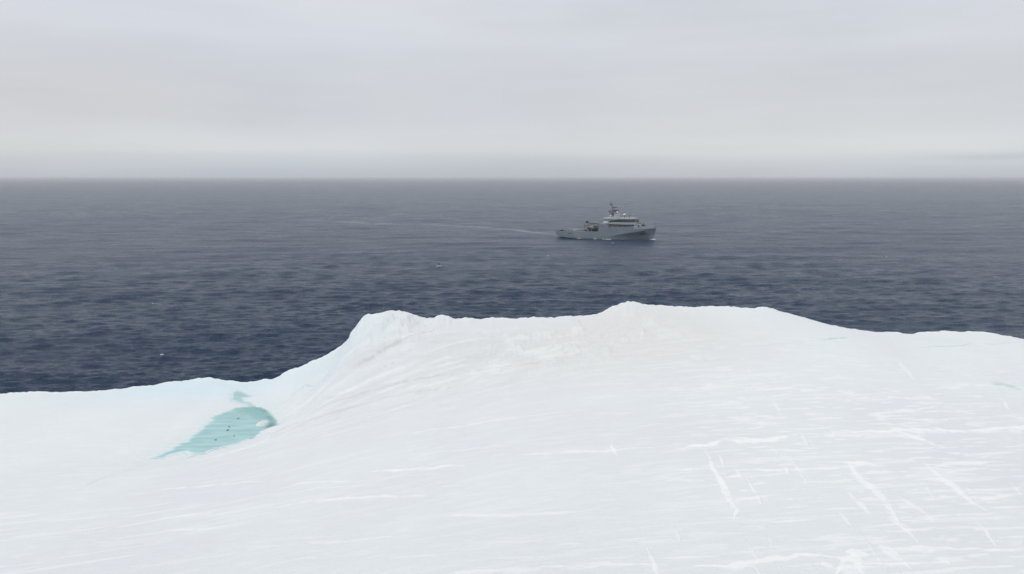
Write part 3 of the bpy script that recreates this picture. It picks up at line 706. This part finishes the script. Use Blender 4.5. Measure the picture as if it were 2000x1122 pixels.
    m = MB(); m.prism([(60.2, 11.9), (62.5, 13.2), (66.9, 13.1), (69.6, 12.0), (70.2, 11.0), (60.2, 11.0)], -4.6, 4.6); m.build('forward_house', M_deck, ship)
    # ---- roof gear
    MB().box(46.4, 50.6, -2.4, 2.4, 15.7, 18.6, .5, .3).build('mast_house', M_light, ship)
    mast = MB()
    mast.tube((46.0, 0, 15.7), (43.6, 0, 25.4), .42, .16)
    mast.tube((48.8, 1.2, 18.6), (44.6, 0, 21.8), .2); mast.tube((48.8, -1.2, 18.6), (44.6, 0, 21.8), .2)
    mast.tube((43.4, 1.0, 15.8), (45.2, 0, 20.4), .22); mast.tube((43.4, -1.0, 15.8), (45.2, 0, 20.4), .22)
    for z in (17, 18.3, 19.6):
        mast.tube((43.8 + (z - 17) * .3, -.8, z), (45.6, 0, z + .9), .12); mast.tube((43.8 + (z - 17) * .3, .8, z), (45.6, 0, z + .9), .12)
    ms = mast.build('mast', M_rust, ship)
    MB().tube((43.6, 0, 25.3), (43.3, 0, 29.3), .10, .05, 6).build('top_antenna', M_dark, ms)
    m = MB(); m.tube((44.2, -2.4, 23.9), (44.2, 2.4, 23.9), .12); m.tube((42.4, 0, 25.0), (45.4, 0, 25.9), .10); m.tube((42.5, -.9, 24.6), (42.5, -.9, 27.2), .07); m.tube((44.2, 1.6, 23.9), (44.2, 1.6, 26.4), .07)
    m.ball((42.7, 0, 25.6), .45, 1.0, 8); m.build('yardarm', M_dark, ms)
    MB().box(45.0, 48.0, -.5, .5, 23.1, 23.5).build('radar_scanner', M_dark, ms)
    MB().tube((45.3, 0, 22.2), (46.4, 0, 23.1), .16).build('radar_arm', M_dark, ms)
    MB().box(46.0, 49.6, -.6, .6, 20.9, 21.5).build('radar_scanner', M_dark, ms)
    MB().tube((45.4, 0, 20.3), (47.7, 0, 20.9), .16).build('radar_arm', M_dark, ms)
    m = MB(); m.tube((42.6, -1.0, 21.2), (45.2, -.4, 18.2), .38); m.tube((41.4, -1.2, 20.9), (44.4, -.5, 17.5), .30); m.build('exhaust_pipe', M_rust, ms)
    MB().ball((48.6, -.6, 19.7), .72).build('radome', M_white, ship, True)
    MB().tube((48.6, -.6, 18.5), (48.6, -.6, 19.2), .3).build('radome_stand', M_light, ship)
    MB().ball((44.1, -2.6, 17.3), .58).build('radome', M_white, ship, True)
    MB().tube((44.1, -2.6, 15.7), (44.1, -2.6, 16.9), .2).build('radome_stand', M_light, ship)
    MB().ball((54.6, -1.0, 18.2), 1.05, .72).build('radome', M_white, ship, True)
    m = MB(); m.tube((54.6, -1.0, 15.7), (54.6, -1.0, 17.7), .28); m.box(54.0, 56.0, -1.6, -.2, 16.7, 17.0); m.build('radome_stand', M_red, ship)
    m = MB(); m.tube((58.6, -1.5, 15.7), (58.6, -1.5, 17.6), .5, .4); m.box(58.0, 59.9, -2.1, -.9, 17.6, 18.3); m.build('searchlight', M_panel, ship)
    for x, y in ((52.2, -3), (56.8, -3.4), (51.2, 3)): MB().tube((x, y, 15.7), (x, y, 17.2), .09, n=6).build('whip_antenna', M_dark, ship)
    for s_ in (-1, 1):
        m = MB()
        for z in (16.15, 16.6): m.tube((50, 7.4 * s_, z), (57.5, 7.0 * s_, z), .04, n=5)
        for x in np.arange(50, 58, 1.5): m.tube((x, 7.3 * s_, 15.7), (x, 7.3 * s_, 16.6), .04, n=5)
        m.build('railing', M_light, ship)
    # ---- boat bay and crane, aft of the superstructure
    fr = MB()
    for x in (24.0, 29.6, 35.2):
        for y in (-7.4, 7.4): fr.box(x, x + .5, y - .25, y + .25, 5.2, 11.4)
    for y in (-7.4, 7.4): fr.box(24.0, 35.7, y - .28, y + .28, 9.3, 9.8)
    fr.box(24, 24.5, -7.1, 7.1, 9.35, 9.85); fr.build('davit_frame', M_tan, ship)
    MB().box(28.5, 35.9, -6.6, 6.6, 4.15, 9.2).build('boat_bay', M_dark, ship)
    MB().box(25.4, 27.4, -6.6, -3.0, 4.15, 8.2, .2, .2).build('winch_house', M_tan, ship)
    cr = MB(); cr.tube((34.6, -4.6, 9.2), (34.6, -4.6, 12.3), .7, .6, 12); cr.box(25.8, 35.2, -5.1, -4.1, 11.9, 12.6); c_ = cr.build('crane', M_light, ship)
    MB().box(24.4, 26.4, -5.3, -3.9, 11.5, 12.9).build('boom_head', M_dark, c_)
    MB().box(26.6, 35.4, -4.9, -4.3, 11.2, 11.7).build('boom_cylinder', M_dark, c_)
    MB().tube((25.2, -4.6, 11.6), (25.2, -4.6, 9.8), .07, n=6).build('hoist_wire', M_dark, c_)
    # rescue boat slung in the bay
    b = MB(); R = []
    for x, h, zk, zt in ((26.6, 1.0, 7.3, 8.6), (28, 1.2, 7.0, 8.6), (31, 1.25, 6.9, 8.6), (33.5, .9, 7.1, 8.8), (35, .12, 7.9, 9.0)):
        R.append([(x, -7.6 - h, zt), (x, -7.6 - h * .8, (zk + zt) / 2), (x, -7.6, zk), (x, -7.6 + h * .8, (zk + zt) / 2), (x, -7.6 + h, zt)])
    b.loft(R); bt = b.build('rescue_boat', M_tan, ship)
    MB().box(29, 31.6, -8.3, -6.9, 8.6, 9.5, .3, .15).build('boat_cabin', M_light, bt)
    # clutter on the aft deck
    rg = random.Random(4)
    MB().box(16.0, 20.5, -5.6, -2.4, 4.12, 6.1).build('deck_container', M_panel, ship)
    MB().box(10.2, 13.8, 1.5, 5.0, 4.12, 5.9).build('deck_container', M_light, ship)
    for k in range(7):
        x = rg.uniform(9, 23); y = rg.uniform(-6.6, 5); w = rg.uniform(.6, 1.5)
        MB().box(x, x + w, y, y + w * .8, 4.13 + k * .003, 5.5 + rg.random() * .6, .06, .06).build('deck_locker', (M_dark, M_light, M_tan, M_panel)[k % 4], ship)
    w_ = MB(); w_.tube((22.3, -2.2, 5.2), (22.3, 2.2, 5.2), .9, n=14); w_.build('winch_drum', M_dark, ship)
    f = MB(); f.tube((.5, 0, 4.6), (-.2, 0, 8.0), .07, n=6); f.build('stern_staff', M_dark, ship)
    j = MB(); j.tube((79.2, 0, 10.2), (79.2, 0, 12.6), .07, n=6); j.build('jackstaff', M_dark, ship)
    m = MB(); m.box(71.5, 73.5, -1.6, 1.6, 8.68, 10.0, .2, .2); m.tube((72.5, -2.3, 9.6), (72.5, 2.3, 9.6), .5, n=12); m.build('anchor_windlass', M_deck, ship)
    return ship, org, hd
SHIP, ORG, HD = build_ship()

# foam broken along the ship's side: white water with an uneven outline
def foam_patch():
    m = MB(); rg = random.Random(9)
    k = np.array([math.cos(HD), math.sin(HD)]); nr = np.array([-math.sin(HD), math.cos(HD)])
    def blob(x, y, lx, ly, h, n=26):
        P = []
        for q in range(n):
            a = 6.2832 * q / n; f = 1 + .5 * (rg.random() - .5)
            P.append((x + math.cos(a) * lx * f, y + math.sin(a) * ly * f))
        c0 = ORG[:2] + k * x * .945 + nr * y; c = m.bm.verts.new((c0[0], c0[1], .25 + h))
        ring = []; out = []
        for px_, py_ in P:
            for f, z, lst in ((.6, .22 + h * .75, ring), (1.0, -.1, out)):
                w = ORG[:2] + k * .945 * (x + (px_ - x) * f) + nr * (y + (py_ - y) * f); lst.append(m.bm.verts.new((w[0], w[1], z + .12 * rg.random())))
        for q in range(n):
            m.bm.faces.new((c, ring[q], ring[(q + 1) % n])); m.bm.faces.new((ring[q], out[q], out[(q + 1) % n], ring[(q + 1) % n]))
    for x, y, lx, ly, h in ((78.0, -1.4, 3.2, 1.0, .7), (73.5, -3.2, 2.4, .6, .2), (69.0, -4.8, 1.6, .4, .0), (63, -7.0, 1.0, .25, .0), (56, -8.6, 1.4, .25, .0), (44.5, -9.0, 2.4, .4, .05), (40.5, -8.8, 1.0, .25, .0),
                            (33.5, -8.8, 1.2, .25, .0), (20, -8.6, 1.8, .3, .0), (-1.2, -3.0, 1.3, 1.2, .05), (-2.0, 2.0, 1.2, 1.2, .05), (77.0, 1.3, 2.2, .8, .2)):
        blob(x, y, lx, ly, h)
    o = m.build('foam', M_foam, None, True); tag(o, 'white foam breaking at the bow and along the waterline of the grey ship', 'foam', kind='stuff')
M_foam = simple('sea_foam', (.62, .67, .70), .8, 0, .1, 1)
foam_patch()
# ------------------------------------------------------------------ seabirds and floating ice
def gull(name, loc, rz, span, label, wing_up=.35, bank=0.0, dark_wing=False, pitch=0.0):
    """a bird in flight: body with head, bill, tail and two bent wings"""
    r = bpy.data.objects.new(name, None); col.objects.link(r); r.location = loc; r.rotation_euler = (bank, pitch, rz)
    tag(r, label, 'seabird')
    k = span / 2.0
    b = MB(); R = []
    for x, h, z in ((-.50, .02, .0), (-.36, .07, 0), (-.15, .13, -.02), (.10, .15, -.02), (.28, .11, .02), (.38, .08, .06), (.46, .085, .08), (.54, .05, .07), (.58, .015, .06)):
        R.append([(x * k, math.cos(a) * h * k, (z + math.sin(a) * h) * k) for a in np.linspace(0, 6.2832, 11)])
    b.loft(R); b.build('body', M_bird_w, r, True)
    MB().tube((.57 * k, 0, .06 * k), (.70 * k, 0, .04 * k), .022 * k, .006 * k, 6).build('bill', M_bill, r)
    t = MB(); t.slab([(-.45 * k, -.05 * k), (-.68 * k, -.12 * k), (-.72 * k, 0), (-.68 * k, .12 * k), (-.45 * k, .05 * k)], -.01 * k, .01 * k); t.build('tail', M_bird_w, r)
    for s_ in (-1, 1):
        w = MB(); R = []
        for u, c0, c1 in ((.08, .18, -.16), (.30, .22, -.10), (.45, .24, -.06), (.62, .16, -.10), (.82, .02, -.18), (1.0, -.16, -.22)):
            z = (wing_up * u if u < .45 else wing_up * (.45 + (u - .45) * .35)) + .03
            th = .028 * (1 - u * .8)
            y = u * s_ * math.cos(wing_up * .6)
            R.append([(c0 * k, y * k, z * k), ((c0 + c1) / 2 * k, y * k, (z + th) * k), (c1 * k, y * k, z * k), ((c0 + c1) / 2 * k, y * k, (z - th * .5) * k), (c0 * k, y * k, z * k)])
        w.loft(R); w.build('wing', M_bird_d if dark_wing else M_bird_w, r, True)
    return r
def sitter(loc, rz, size, label, mat, group=None):
    """a bird resting with folded wings"""
    r = bpy.data.objects.new('seabird', None); col.objects.link(r); r.location = loc; r.rotation_euler = (0, 0, rz)
    tag(r, label, 'seabird', group)
    k = size; b = MB(); R = []
    for x, h, z in ((-.55, .02, .20), (-.35, .10, .17), (-.1, .17, .17), (.15, .17, .19), (.30, .11, .26), (.36, .08, .36), (.42, .085, .44), (.50, .06, .44), (.54, .015, .42)):
        R.append([(x * k, math.cos(a) * h * k, (z + math.sin(a) * h) * k) for a in np.linspace(0, 6.2832, 11)])
    b.loft(R); b.build('body', mat, r, True)
    MB().tube((.53 * k, 0, .42 * k), (.66 * k, 0, .39 * k), .02 * k, .005 * k, 6).build('bill', M_bill, r)
    for s_ in (-1, 1):
        w = MB(); w.ball((-.1 * k, .14 * k * s_, .21 * k), .2 * k, .45, 8)
        for v in w.bm.verts: v.co.x = -.1 * k + (v.co.x + .1 * k) * 2.0; v.co.y = .14 * k * s_ + (v.co.y - .14 * k * s_) * .35
        w.build('folded_wing', mat, r, True)
        MB().tube((.0, .06 * k * s_, .10 * k), (.02 * k, .06 * k * s_, -.02 * k), .012 * k, n=5).build('leg', M_bird_d, r)
    return r
def air(px, py, dist):
    v = ray(px, py); return tuple(np.array([0, 0, H]) + v / np.linalg.norm(v) * dist)
gull('seabird', air(857.5, 520.0, 250), .15, 2.4, 'white seabird banking over open water with one dark wing raised, left of the ship', .25, 1.15, True)
gull('seabird', air(1197, 475.3, 420), .4, 2.1, 'white seabird flying low over the water just in front of the ship\'s hull', .5, -.3)
gull('seabird', air(1944, 541.5, 240), 2.8, 1.3, 'pale seabird gliding over the sea near the right edge of the view', .3, .3)
gull('seabird', air(1731, 501.5, 300), .6, 1.0, 'tiny white seabird over the sea to the right of the ship', .3, .5)
gull('seabird', air(1070, 500.0, 300), -.4, .9, 'tiny white seabird over the sea below and left of the ship\'s stern', .3, .6)
ZI = float(ZP) + .03
for n, (px, py, sz, rz, mt, lb) in enumerate([
    (445, 841.0, .25, .3, M_bird_g, 'largest dark seabird resting in the middle of the turquoise melt pool'),
    (447.5, 834.5, .20, 2.6, M_bird_g, 'small dark seabird resting just behind the largest one on the melt pool'),
    (465.5, 818, .20, .1, M_bird_g, 'dark seabird resting in the upper part of the melt pool'),
    (457, 852, .17, 1.2, M_bird_g, 'dark seabird resting near the lower right shore of the melt pool'),
    (421, 860, .2, 2.9, M_bird_g, 'dark seabird resting nearest the pointed left end of the melt pool'),
    (474, 809, .26, .5, M_bird_w, 'white seabird resting beside the grey ice wall of the melt pool')]):
    p = on_level(px, py, ZI); sitter((p[0], p[1], ZI), rz, sz, lb, mt, 'seabirds resting on the melt pool')
def ice_chunk(px, py, w, label, seed):
    p = on_level(px, py, 0); m = MB(); m.ball((0, 0, 0), w / 2, .55, 8, .35, seed)
    for v in m.bm.verts: v.co.x *= 1.5
    o = m.build('ice_chunk', M_bergy); o.location = (p[0], p[1], .12 * w); o.rotation_euler = (.1, .05, seed)
    tag(o, label, 'floating ice', 'small pieces of ice adrift on the sea')
ice_chunk(316, 693.5, .62, 'small white piece of ice adrift on the sea near the iceberg, left of the mound', 3)
ice_chunk(298, 593.5, .42, 'tiny white piece of ice adrift farther out on the sea at left', 5)

# ------------------------------------------------------------------ haze: one closed box of thin air round everything
def haze():
    bm = bmesh.new(); bmesh.ops.create_cube(bm, size=1)
    zt, zb, r = 47.5, -9.0, 36000
    for v in bm.verts: v.co = (v.co.x * 2 * r, v.co.y * 2 * r, zt if v.co.z > 0 else zb)
    me = bpy.data.meshes.new('haze'); bm.to_mesh(me); bm.free()
    o = bpy.data.objects.new('haze', me); col.objects.link(o); tag(o, kind='stuff')
    m = bpy.data.materials.new('haze_air'); m.use_nodes = True; t = m.node_tree; t.nodes.clear()
    pv = t.nodes.new('ShaderNodeVolumePrincipled'); pv.inputs['Density'].default_value = HZ; pv.inputs['Color'].default_value = (.93, .95, 1, 1)
    out = t.nodes.new('ShaderNodeOutputMaterial'); t.links.new(pv.outputs[0], out.inputs['Volume'])
    me.materials.append(m)
HZ = 8.5e-5
haze()
